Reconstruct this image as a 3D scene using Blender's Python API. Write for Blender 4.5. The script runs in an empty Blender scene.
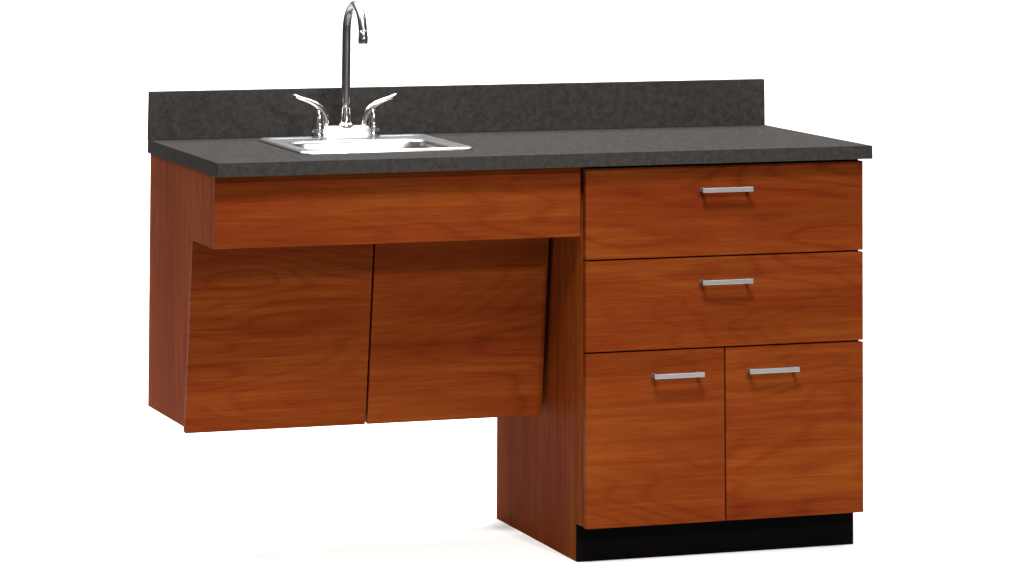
import bpy, bmesh, math
from mathutils import Vector, Matrix
S = bpy.context.scene
IN = 0.0254
# ---------------------------------------------------------------- camera
CX, CY, CZ = -80.799, -307.404, 61.428
YAW, PITCH, ROLL, F, PX, PY = -0.33360, 0.20804, 0.003063, 3635.81, 511.98, -937.84
cam = bpy.data.cameras.new('camera'); co = bpy.data.objects.new('camera', cam)
S.collection.objects.link(co); S.camera = co
cam.sensor_width = 36; cam.lens = 36*F/1024
cam.shift_x = (512-PX)/1024; cam.shift_y = (PY-288)/1024
cam.clip_start = .1; cam.clip_end = 100
fw = Vector((-math.sin(YAW)*math.cos(PITCH), math.cos(YAW)*math.cos(PITCH), math.sin(PITCH)))
rt = Vector((math.cos(YAW), math.sin(YAW), 0)); up = rt.cross(fw)
r2 = math.cos(ROLL)*rt+math.sin(ROLL)*up; u2 = -math.sin(ROLL)*rt+math.cos(ROLL)*up
M = Matrix((r2, u2, -fw)).transposed().to_4x4(); M.translation = Vector((CX, CY, CZ))*IN
co.matrix_world = M
# ---------------------------------------------------------------- world, lamps, exposure
w = bpy.data.worlds.new('World'); S.world = w; w.use_nodes = True
w.node_tree.nodes['Background'].inputs[0].default_value = (.93, .96, 1, 1)
w.node_tree.nodes['Background'].inputs[1].default_value = .09
S.view_settings.view_transform = 'Standard'; S.view_settings.look = 'None'
S.view_settings.exposure = 0; S.view_settings.gamma = 1
def area(name, loc, target, sx, sy, power, col=(1, 1, 1)):
    l = bpy.data.lights.new(name, 'AREA'); l.shape = 'RECTANGLE'; l.size = sx; l.size_y = sy; l.energy = power; l.color = col
    o = bpy.data.objects.new(name, l); S.collection.objects.link(o); o.location = loc
    o.rotation_euler = (Vector(target)-Vector(loc)).to_track_quat('-Z', 'Y').to_euler(); return o
area('overhead_fill', (.5, 1.3, 3.3), (.5, 1.3, 0), 4.6, 3.2, 400)  # added light, lifts the sweep to white and washes out floor shadows
area('backdrop_fill', (2.3, 2.9, 3.3), (2.4, 4.4, .3), 4.2, .8, 75)  # added light, only brightens the wall behind to white
area('key_softbox', (.25, -1.95, 3.3), (.7, 0, .5), .6, .6, 150, (1, .97, .93))
area('front_lamp', (1.15, -3.1, 2.05), (.6, .3, .7), .16, .16, 66, (1, .96, .92))
area('front_fill', (-1.9, -3.4, 1.5), (.6, 0, .6), 1.4, 1.4, 3, (1, .97, .94))
# ---------------------------------------------------------------- helpers
def link(o): S.collection.objects.link(o); return o
def newmat(name):
    m = bpy.data.materials.new(name); m.use_nodes = True; return m, m.node_tree.nodes, m.node_tree.links, m.node_tree.nodes['Principled BSDF']
def obj(name, bm, mat, parent=None, smooth=False):
    if mat in (globals().get('WOOD'), globals().get('WOODV'), globals().get('KICK')):   # the body narrows very slightly towards its foot
        for v in bm.verts:
            x, z = v.co.x/IN, v.co.z/IN; t = (x-30)/30
            v.co.x += IN*(abs(t)**3)*(-.014*(z-25) if t < 0 else .017*(z-22))
    me = bpy.data.meshes.new(name); bmesh.ops.recalc_face_normals(bm, faces=bm.faces); bm.to_mesh(me); bm.free()
    if smooth:
        for p in me.polygons: p.use_smooth = True
    me.materials.append(mat); o = bpy.data.objects.new(name, me); o.parent = parent; return link(o)
def box(bm, x0, x1, y0, y1, z0, z1, bev=.05, seg=2):
    """inches; bevelled box"""
    v = [bm.verts.new(Vector(p)*IN) for p in [(x0,y0,z0),(x1,y0,z0),(x1,y1,z0),(x0,y1,z0),(x0,y0,z1),(x1,y0,z1),(x1,y1,z1),(x0,y1,z1)]]
    fs = [bm.faces.new([v[i] for i in f]) for f in [(0,3,2,1),(4,5,6,7),(0,1,5,4),(1,2,6,5),(2,3,7,6),(3,0,4,7)]]
    es = list({e for f in fs for e in f.edges})
    if bev: bmesh.ops.bevel(bm, geom=es, offset=bev*IN, segments=seg, affect='EDGES', profile=.5)
def prism_x(bm, x0, x1, pts, bev=.04):
    """outline in (y,z) extruded along x"""
    a = [bm.verts.new(Vector((x0, y, z))*IN) for y, z in pts]; b = [bm.verts.new(Vector((x1, y, z))*IN) for y, z in pts]
    fs = [bm.faces.new(a), bm.faces.new(b[::-1])]
    n = len(pts)
    for i in range(n): fs.append(bm.faces.new((a[i], b[i], b[(i+1) % n], a[(i+1) % n])))
    if bev: bmesh.ops.bevel(bm, geom=list({e for f in fs for e in f.edges}), offset=bev*IN, segments=2, affect='EDGES', profile=.5)
def sweep(bm, path, radii, n=20, flat=None, cap=True):
    """tube through points (inches); radii = list of (ra, rb)"""
    rings = []; P = [Vector(p)*IN for p in path]
    ref = Vector((0, 0, 1)) if flat is None else Vector(flat)
    for i, p in enumerate(P):
        t = (P[min(i+1, len(P)-1)]-P[max(i-1, 0)]).normalized()
        s = ref.cross(t)
        if s.length < .05: s = Vector((1, 0, 0))
        s.normalize(); u = t.cross(s)
        ra, rb = radii[i] if isinstance(radii, list) else (radii, radii)
        rings.append([bm.verts.new(p+(s*ra*math.cos(2*math.pi*k/n)+u*rb*math.sin(2*math.pi*k/n))*IN) for k in range(n)])
    for a, b in zip(rings, rings[1:]):
        for k in range(n): bm.faces.new((a[k], a[(k+1) % n], b[(k+1) % n], b[k]))
    if cap: bm.faces.new(rings[0][::-1]); bm.faces.new(rings[-1])
def lathe(bm, x, y, prof, n=32):
    rings = [[bm.verts.new(Vector((x+r*math.cos(2*math.pi*k/n), y+r*math.sin(2*math.pi*k/n), z))*IN) for k in range(n)] for r, z in prof]
    for a, b in zip(rings, rings[1:]):
        for k in range(n): bm.faces.new((a[k], a[(k+1) % n], b[(k+1) % n], b[k]))
    bm.faces.new(rings[0][::-1]); bm.faces.new(rings[-1])
def rrect(x0, x1, y0, y1, r, z, seg=6):
    pts = []
    for cx, cy, a0 in ((x1-r, y1-r, 0), (x0+r, y1-r, 90), (x0+r, y0+r, 180), (x1-r, y0+r, 270)):
        for k in range(seg+1):
            a = math.radians(a0+90*k/seg); pts.append((cx+r*math.cos(a), cy+r*math.sin(a), z))
    return pts
def loft(bm, loops, cap_last=True, cap_first=False):
    R = [[bm.verts.new(Vector(p)*IN) for p in l] for l in loops]; n = len(R[0])
    for a, b in zip(R, R[1:]):
        for k in range(n): bm.faces.new((a[k], a[(k+1) % n], b[(k+1) % n], b[k]))
    if cap_last: bm.faces.new(R[-1])
    if cap_first: bm.faces.new(R[0][::-1])
# ---------------------------------------------------------------- materials
def wood(name, grain='x', spec=.012, dark=(.070, .0085, .0020), mid=(.134, .0268, .0045), light=(.218, .063, .0092)):
    m, N, L, B = newmat(name)
    tc = N.new('ShaderNodeTexCoord'); oi = N.new('ShaderNodeObjectInfo')
    ofs = N.new('ShaderNodeVectorMath'); ofs.operation = 'SCALE'; ofs.inputs[0].default_value = (7.3, 3.1, 9.7); L.new(oi.outputs['Random'], ofs.inputs['Scale'])
    add = N.new('ShaderNodeVectorMath'); L.new(tc.outputs['Object'], add.inputs[0]); L.new(ofs.outputs[0], add.inputs[1])
    def mp(sc):
        if grain == 'x': s = (sc[0], sc[0], sc[1])
        else: s = (sc[1], sc[1], sc[0])
        n = N.new('ShaderNodeMapping'); n.inputs['Scale'].default_value = s; L.new(add.outputs[0], n.inputs['Vector']); return n.outputs[0]
    def noise(vec, scale, det, rough=.55, dist=0):
        n = N.new('ShaderNodeTexNoise'); n.inputs['Scale'].default_value = scale; n.inputs['Detail'].default_value = det
        n.inputs['Roughness'].default_value = rough; n.inputs['Distortion'].default_value = dist; L.new(vec, n.inputs['Vector']); return n.outputs['Fac']
    def math_(op, a, b=None, c=None):
        n = N.new('ShaderNodeMath'); n.operation = op
        for i, v in enumerate((a, b, c)):
            if v is None: continue
            if isinstance(v, (int, float)): n.inputs[i].default_value = v
            else: L.new(v, n.inputs[i])
        return n.outputs[0]
    bands = noise(mp((.8, 24)), 1, 5, .6, .25)
    field = noise(mp((1.1, 5.0)), 1, 2.0, .4, .1)            # contour lines of a smooth field read as flat-sawn figure
    wob = math_('ADD', math_('MULTIPLY', field, 130), math_('MULTIPLY', bands, 5))
    ring = math_('MULTIPLY_ADD', math_('SINE', wob), .5, .5)
    ring = math_('POWER', ring, 4)
    fibre = noise(mp((9, 420)), 1, 3, .7)
    pores = noise(mp((28, 900)), 1, 1, .5)
    fine = noise(mp((2.6, 75)), 1, 4, .65, .2)
    blotch2 = noise(mp((1.1, 2.2)), 1, 1, .5, 0)             # the figure shows strongly only in places
    blotch = noise(mp((1.6, 6.0)), 1, 3, .5, .1)
    f = math_('MULTIPLY', bands, .22)
    f = math_('ADD', f, math_('MULTIPLY', fine, .36))
    f = math_('SUBTRACT', f, math_('MULTIPLY', math_('MULTIPLY', ring, math_('SUBTRACT', math_('MULTIPLY', blotch2, 2.6), .75)), .085))
    f = math_('ADD', f, math_('MULTIPLY', fibre, .24))
    f = math_('ADD', f, math_('MULTIPLY', blotch, .28))
    f = math_('SUBTRACT', f, .035)
    cr = N.new('ShaderNodeValToRGB'); L.new(f, cr.inputs[0]); e = cr.color_ramp.elements
    e[0].position = .26; e[0].color = (*dark, 1); e[1].position = .76; e[1].color = (*light, 1); k = e.new(.5); k.color = (*mid, 1)
    pm = N.new('ShaderNodeMapRange'); L.new(pores, pm.inputs[0]); pm.inputs[1].default_value = .62; pm.inputs[2].default_value = .75; pm.inputs[3].default_value = 1; pm.inputs[4].default_value = .72
    hs = N.new('ShaderNodeHueSaturation'); hm = N.new('ShaderNodeMapRange'); L.new(noise(mp((2.5, 16.0)), 1, 3, .5, 0), hm.inputs[0]); hm.inputs[1].default_value = .3; hm.inputs[2].default_value = .7; hm.inputs[3].default_value = .4945; hm.inputs[4].default_value = .501
    L.new(hm.outputs[0], hs.inputs['Hue']); L.new(cr.outputs[0], hs.inputs['Color'])
    mx = N.new('ShaderNodeVectorMath'); mx.operation = 'SCALE'; L.new(hs.outputs[0], mx.inputs[0]); L.new(pm.outputs[0], mx.inputs['Scale'])
    L.new(mx.outputs[0], B.inputs['Base Color'])
    rr = N.new('ShaderNodeMapRange'); L.new(bands, rr.inputs[0]); rr.inputs[3].default_value = .42; rr.inputs[4].default_value = .58; L.new(rr.outputs[0], B.inputs['Roughness'])
    B.inputs['Specular IOR Level'].default_value = spec
    bp = N.new('ShaderNodeBump'); bp.inputs['Strength'].default_value = .12; bp.inputs['Distance'].default_value = .0004; L.new(fibre, bp.inputs['Height']); L.new(bp.outputs[0], B.inputs['Normal'])
    return m
WOOD = wood('cherry_laminate'); WOODV = wood('cherry_laminate_side', 'z', .003)
def plain(name, col, rough, metal=0, spec=.5):
    m, N, L, B = newmat(name); B.inputs['Base Color'].default_value = (*col, 1); B.inputs['Roughness'].default_value = rough; B.inputs['Metallic'].default_value = metal; B.inputs['Specular IOR Level'].default_value = spec
    return m
def metal(name, col, rough, sc=(60, 60, 60), amp=.12):
    m, N, L, B = newmat(name); B.inputs['Base Color'].default_value = (*col, 1); B.inputs['Metallic'].default_value = 1
    tc = N.new('ShaderNodeTexCoord'); mp = N.new('ShaderNodeMapping'); mp.inputs['Scale'].default_value = sc; L.new(tc.outputs['Object'], mp.inputs[0])
    n = N.new('ShaderNodeTexNoise'); n.inputs['Scale'].default_value = 1; n.inputs['Detail'].default_value = 3; L.new(mp.outputs[0], n.inputs['Vector'])
    r = N.new('ShaderNodeMapRange'); L.new(n.outputs['Fac'], r.inputs[0]); r.inputs[3].default_value = max(.02, rough-amp); r.inputs[4].default_value = rough+amp; L.new(r.outputs[0], B.inputs['Roughness'])
    return m
SPOUT = metal('darkened_chrome', (.30, .285, .28), .30, amp=.03)  # the faucet's chrome, darkened so bright reflections on the arch stay grey
CHROME = metal('polished_chrome', (.58, .56, .55), .15, amp=.03)
STEEL = metal('satin_stainless', (.42, .42, .425), .30, (30, 200, 30), .04)
PLATE = metal('rough_chrome', (.60, .60, .60), .42, amp=.05)  # the faucet's chrome made rougher, so the plate catches light and looks white
ALU = metal('brushed_aluminium', (.38, .38, .39), .52, (40, 900, 900), .08)
KICK = plain('black_vinyl', (.0035, .0032, .0032), .6, 0, .0)
CORE = plain('dark_core', (.020, .009, .006), .7, 0, .2)
def counter_mat():
    m, N, L, B = newmat('charcoal_stone_laminate')
    tc = N.new('ShaderNodeTexCoord')
    def noise(s, d, r=.6, di=0):
        n = N.new('ShaderNodeTexNoise'); n.inputs['Scale'].default_value = s; n.inputs['Detail'].default_value = d; n.inputs['Roughness'].default_value = r; n.inputs['Distortion'].default_value = di
        L.new(tc.outputs['Object'], n.inputs['Vector']); return n.outputs['Fac']
    a = noise(75, 9, .8, 0); b = noise(520, 2)
    mx = N.new('ShaderNodeMath'); mx.operation = 'MULTIPLY_ADD'; L.new(b, mx.inputs[0]); mx.inputs[1].default_value = .32; L.new(a, mx.inputs[2])
    cr = N.new('ShaderNodeValToRGB'); L.new(mx.outputs[0], cr.inputs[0]); e = cr.color_ramp.elements
    e[0].position = .46; e[0].color = (.0165, .0146, .0141, 1); e[1].position = .90; e[1].color = (.047, .0445, .042, 1)
    L.new(cr.outputs[0], B.inputs['Base Color']); B.inputs['Roughness'].default_value = .68; B.inputs['Specular IOR Level'].default_value = .004
    return m
STONE = counter_mat()
WHITE = plain('white_backdrop_paper', (.95, .95, .95), .9, 0, .1)
# ---------------------------------------------------------------- setting: white seamless sweep
bm = bmesh.new(); prof = [(-.75, .003), (3.2, .003)] + [(3.2+1.6*math.sin(a), 1.603-1.6*math.cos(a)) for a in [math.radians(k*9) for k in range(1, 11)]] + [(4.8, 1.9)]
a = [bm.verts.new((-1.3, y, z)) for y, z in prof]; b = [bm.verts.new((6.5, y, z)) for y, z in prof]
for i in range(len(prof)-1): bm.faces.new((a[i], b[i], b[i+1], a[i+1]))
fl = obj('backdrop', bm, WHITE, None, True); fl['kind'] = 'structure'; fl['label'] = 'plain white seamless studio sweep under and behind the cabinet'
bm = bmesh.new(); bm.faces.new([bm.verts.new(p) for p in ((-9, -11, 0), (12, -11, 0), (12, 6, 0), (-9, 6, 0))])
fl = obj('floor', bm, plain('added_dark_floor', (.10, .10, .10), .7, 0, .2), None); fl['kind'] = 'structure'; fl['label'] = 'dark floor under the white sweep, added to keep bounce light low'  # out of view, added to cut bounce and give the chrome dark reflections
# ---------------------------------------------------------------- cabinet
H, W, D, T, SP = 34.0, 60.0, 25.05, 1.12, 4.2
def thing(name, label, cat, loc=(0, 0, 0)):
    o = bpy.data.objects.new(name, None); link(o); o.location = loc; o.empty_display_size = .1; o['label'] = label; o['category'] = cat; return o
cab = thing('sink_cabinet', 'cherry wood cabinet with charcoal countertop, drawers at right and open knee space', 'cabinet')
XL, XB, XR, YF, YB = .26, 33.17, 59.30, 1.20, 24.56
ZU = H-T   # underside of the countertop
# base cabinet carcass: left side with toe notch, right side, back, bottom
bm = bmesh.new(); prism_x(bm, XB, XB+.75, [(YF+.98, ZU-.02), (YB, ZU-.02), (YB, 0), (3.30+.25, 0), (3.30+.25, 3.2), (YF+.98, 3.2)]); obj('side_panel', bm, WOODV, cab)
bm = bmesh.new(); prism_x(bm, XR-1.0, XR+.03, [(YF+.78, ZU-.02), (YB, ZU-.02), (YB, 0), (3.30+.25, 0), (3.30+.25, 3.2), (YF+.78, 3.2)]); obj('side_panel', bm, WOODV, cab)
bm = bmesh.new(); box(bm, XB+.76, XR-1.16, YB-.5, YB-.02, .1, ZU-.1, 0); box(bm, XB+.76, XR-1.16, YF+1.0, YB-.52, 3.25, 3.95, 0)
box(bm, XB+.76, XR-1.16, YF+1.0, YF+1.6, 4.0, ZU-.1, 0); obj('carcass', bm, CORE, cab)
bm = bmesh.new(); box(bm, XB+.02, XR+.08, 3.28, 3.54, .02, 3.18, .02); obj('toe_kick', bm, KICK, cab)
def pull(x0, x1, z, parent):
    bm = bmesh.new()
    yo = YF-1.25
    box(bm, x0, x1, yo, yo+.22, z-.20, z+.20, .05, 3)                       # flat bar
    for x in (x0+.12, x1-.12-.32): box(bm, x, x+.32, yo+.20, YF+.02, z-.16, z+.16, .04, 2)
    return obj('handle', bm, ALU, parent)
def front(name, x0, x1, z0, z1, hx=None, hz=None, label=None):
    bm = bmesh.new(); box(bm, x0, x1, YF, YF+.75, z0, z1, .045, 3); o = obj(name, bm, WOOD, cab)
    if label: o['label'] = label
    if hx: pull(hx[0], hx[1], hz, o)
    return o
g = .07
front('drawer_front', XB+.08, XR+.12, 24.96+g, 32.62, (43.72, 48.50), 30.62, 'upper wide drawer front')
front('drawer_front', XB+.08, XR+.12, 17.36+g, 24.96-g, (43.66, 48.40), 22.91, 'lower wide drawer front')
front('door', XB+.08, 46.16-g, 3.10, 17.36-g, (39.13, 43.77), 15.35, 'left door of the lower pair')
front('door', 46.16+g, XR+.12, 3.10, 17.36-g, (48.0, 52.7), 15.40, 'right door of the lower pair')
# knee-space unit on the left
YA = 1.62
pb, pt, zb_, zt_ = 11.05, 8.95, 10.95, 26.95
sl = lambda z, o=0: (pt+(zt_-z)/(zt_-zb_)*(pb-pt)+o)
bm = bmesh.new(); prism_x(bm, XL, XL+.75, [(YA+.76, ZU-.02), (YB, ZU-.02), (YB, 11.3), (sl(11.4, .77), 11.4), (sl(26.9, .77), 26.95), (YA+.76, 26.95)]); obj('side_panel', bm, WOODV, cab)
bm = bmesh.new(); box(bm, XL+.0, XB-.25, YA, YA+.75, 26.95, ZU-.03, .045, 3); o = obj('apron', bm, WOOD, cab); o['label'] = 'horizontal apron board under the sink'
for x0, x1 in ((XL+.0, 16.55-.09), (16.55+.09, 32.70)):
    bm = bmesh.new(); prism_x(bm, x0, x1, [(sl(zb_), zb_), (sl(zt_), zt_-.08), (sl(zt_, .75), zt_-.08), (sl(zb_, .75), zb_+.1)], .045); obj('access_panel', bm, WOOD, cab)
bm = bmesh.new(); box(bm, XL+.76, XB-.02, YA+.77, sl(zt_)+.3, 26.97, 27.6, 0); box(bm, XL+.76, XB-.5, 12.4, YB-.1, 11.42, 12.0, 0); box(bm, XL+.76, XB-.02, YB-.5, YB-.02, 12.02, ZU-.05, 0)
box(bm, 16.2, 16.9, sl(20)+1.4, YB-.6, 12.02, 26.9, 0)
obj('cleat', bm, CORE, cab)
# countertop with a sink cut-out
SX0, SX1, SY0, SY1 = 9.0, 24.85, 6.1, 21.3
bm = bmesh.new(); xs = [0, SX0+.6, SX1-.6, W]; ys = [0, SY0+.6, SY1-.6, D]
V = {(i, j, k): bm.verts.new(Vector((xs[i], ys[j], (H-T, H)[k]))*IN) for i in range(4) for j in range(4) for k in (0, 1)}
for i in range(3):
    for j in range(3):
        if (i, j) == (1, 1): continue
        for k in (0, 1): bm.faces.new((V[i, j, k], V[i+1, j, k], V[i+1, j+1, k], V[i, j+1, k]))
for i in range(3):
    for j in (0, 3): bm.faces.new((V[i, j, 0], V[i+1, j, 0], V[i+1, j, 1], V[i, j, 1])); bm.faces.new((V[j, i, 0], V[j, i+1, 0], V[j, i+1, 1], V[j, i, 1]))
bm.faces.new((V[1,1,0],V[2,1,0],V[2,1,1],V[1,1,1])); bm.faces.new((V[1,2,0],V[2,2,0],V[2,2,1],V[1,2,1])); bm.faces.new((V[1,1,0],V[1,2,0],V[1,2,1],V[1,1,1])); bm.faces.new((V[2,1,0],V[2,2,0],V[2,2,1],V[2,1,1]))
ed = [e for e in bm.edges if (all(v.co.y < 1e-5 for v in e.verts) or all(v.co.x < 1e-5 for v in e.verts) or all(v.co.x > W*IN-1e-5 for v in e.verts)) and len(e.link_faces) == 2 and e.calc_face_angle(0) > 1]
bmesh.ops.bevel(bm, geom=ed, offset=.05*IN, segments=2, affect='EDGES', profile=.5)
top = obj('countertop', bm, STONE, cab)
bm = bmesh.new(); box(bm, -.06, W-.02, D-.75, D-.01, H+.006, H+SP, .04, 2); obj('backsplash', bm, STONE, top)
# ---------------------------------------------------------------- sink
snk = thing('drop_in_sink', 'square satin stainless steel drop-in sink set in the charcoal countertop', 'sink', Vector((17.1, 14.2, H))*IN)
def local(bm, root): bmesh.ops.translate(bm, verts=bm.verts, vec=-root.location); return bm
bm = bmesh.new()
def sr(i, z, r, back=0): return rrect(SX0+i, SX1-i, SY0+i, SY1-i-back, r, H+z)
loops = [sr(0, .02, 1.0), sr(.0, .07, 1.0), sr(.12, .20, .95), sr(.30, .27, .9), sr(.5, .24, .85), sr(.75, .15, .8)]
loft(bm, loops, cap_last=False); obj('rim', local(bm, snk), STEEL, snk, True)
bm = bmesh.new()
B0 = lambda i, z, r: rrect(SX0+1.5+i, SX1-1.5-i, SY0+1.4+i, SY1-3.9-i, r, H+z)
loft(bm, [sr(.75, .15, .8), sr(.9, .13, .8), B0(0, .13, 1.9), B0(.1, .08, 1.85), B0(.18, -.1, 1.8), B0(.25, -.6, 1.8), B0(.5, -5.3, 1.9), B0(.8, -5.8, 1.8), B0(1.5, -6.1, 1.5)], cap_last=True)
obj('basin', local(bm, snk), STEEL, snk, True)
bm = bmesh.new(); lathe(bm, 17.1, 12.8, [(1.7, H-6.09), (1.7, H-6.02), (1.5, H-5.98), (1.2, H-6.03), (.1, H-6.05)]); obj('drain', local(bm, snk), CHROME, snk, True)
# ---------------------------------------------------------------- faucet
fx, fy, fz = 16.95, 19.7, H+.14
fau = thing('gooseneck_faucet', 'chrome gooseneck faucet with two wing lever handles behind the sink basin', 'faucet', Vector((fx, fy, fz))*IN)
bm = bmesh.new()
def bl(ix, iy, z, r): return rrect(fx-2.6+ix, fx+2.6-ix, fy-1.05+iy, fy+1.05-iy, r, z)
loft(bm, [bl(0, 0, fz, .95), bl(0, 0, fz+.15, .95), bl(.12, .12, fz+.3, .85), bl(.3, .3, fz+.85, .7), bl(.4, .42, fz+1.02, .6), bl(.6, .6, fz+1.08, .4)], cap_first=True)
obj('base_plate', local(bm, fau), PLATE, fau, True)
bm = bmesh.new(); z0 = fz+1.05
lathe(bm, fx, fy, [(.80, z0), (.80, z0+.12), (.62, z0+.22), (.52, z0+.5), (.47, z0+1.0), (.42, z0+1.5), (.36, z0+1.85), (.36, z0+1.95)]); obj('spout_collar', local(bm, fau), CHROME, fau, True)
bm = bmesh.new(); R = 2.45; zt = 46.2-.36-R+.05
path = [(fx, fy, z0+1.5+k*(zt-z0-1.5)/8) for k in range(9)]
for k in range(1, 25):
    a = math.radians(k*7.1); path.append((fx+.06*k/24, fy-R+R*math.cos(a), zt+R*math.sin(a)))
path.append((fx+.08, path[-1][1]-.05, path[-1][2]-.5))
sweep(bm, path, [(.40, .40)]*len(path), 24, (1, 0, 0)); sp = obj('spout', local(bm, fau), SPOUT, fau, True)
ex, ey, ez = path[-1]
bm = bmesh.new(); lathe(bm, ex, ey, [(.34, ez+.45), (.40, ez+.42), (.41, ez+.0), (.45, ez-.08), (.46, ez-.66), (.42, ez-.72), (.30, ez-.7)]); obj('aerator', local(bm, fau), CHROME, sp, True)
for s in (-1, 1):
    hx = fx+2.55*s
    bm = bmesh.new()
    lathe(bm, hx, fy-.1, [(.62, fz+.02), (.66, fz+.1), (.66, fz+.42), (.58, fz+.5), (.58, fz+.62), (.63, fz+.7), (.62, fz+1.05), (.55, fz+1.2), (.50, fz+1.45), (.52, fz+1.7), (.40, fz+2.15), (.30, fz+2.5), (.18, fz+2.62)])
    b_ = obj('valve_body', local(bm, fau), CHROME, fau, True)
    bm = bmesh.new()   # wing lever: rises on the inner side, arches over and sweeps outwards
    pts = [(-.62*s, .95, .28, .12), (-.66*s, 1.35, .36, .15), (-.60*s, 1.8, .40, .17), (-.40*s, 2.25, .42, .17), (-.08*s, 2.62, .42, .16), (.35*s, 2.92, .42, .14), (.85*s, 3.15, .42, .12), (1.35*s, 3.32, .42, .11), (1.8*s, 3.46, .40, .10), (2.15*s, 3.62, .34, .09), (2.35*s, 3.74, .2, .07)]
    if s > 0: pts = [(x-.15, z-.1, a, c) for x, z, a, c in pts]
    sweep(bm, [(hx+x, fy-.1, fz+z+.12) for x, z, a, c in pts], [(c*1.9, a) for x, z, a, c in pts], 16, (0, 1, 0))
    obj('lever', local(bm, fau), CHROME, b_, True)
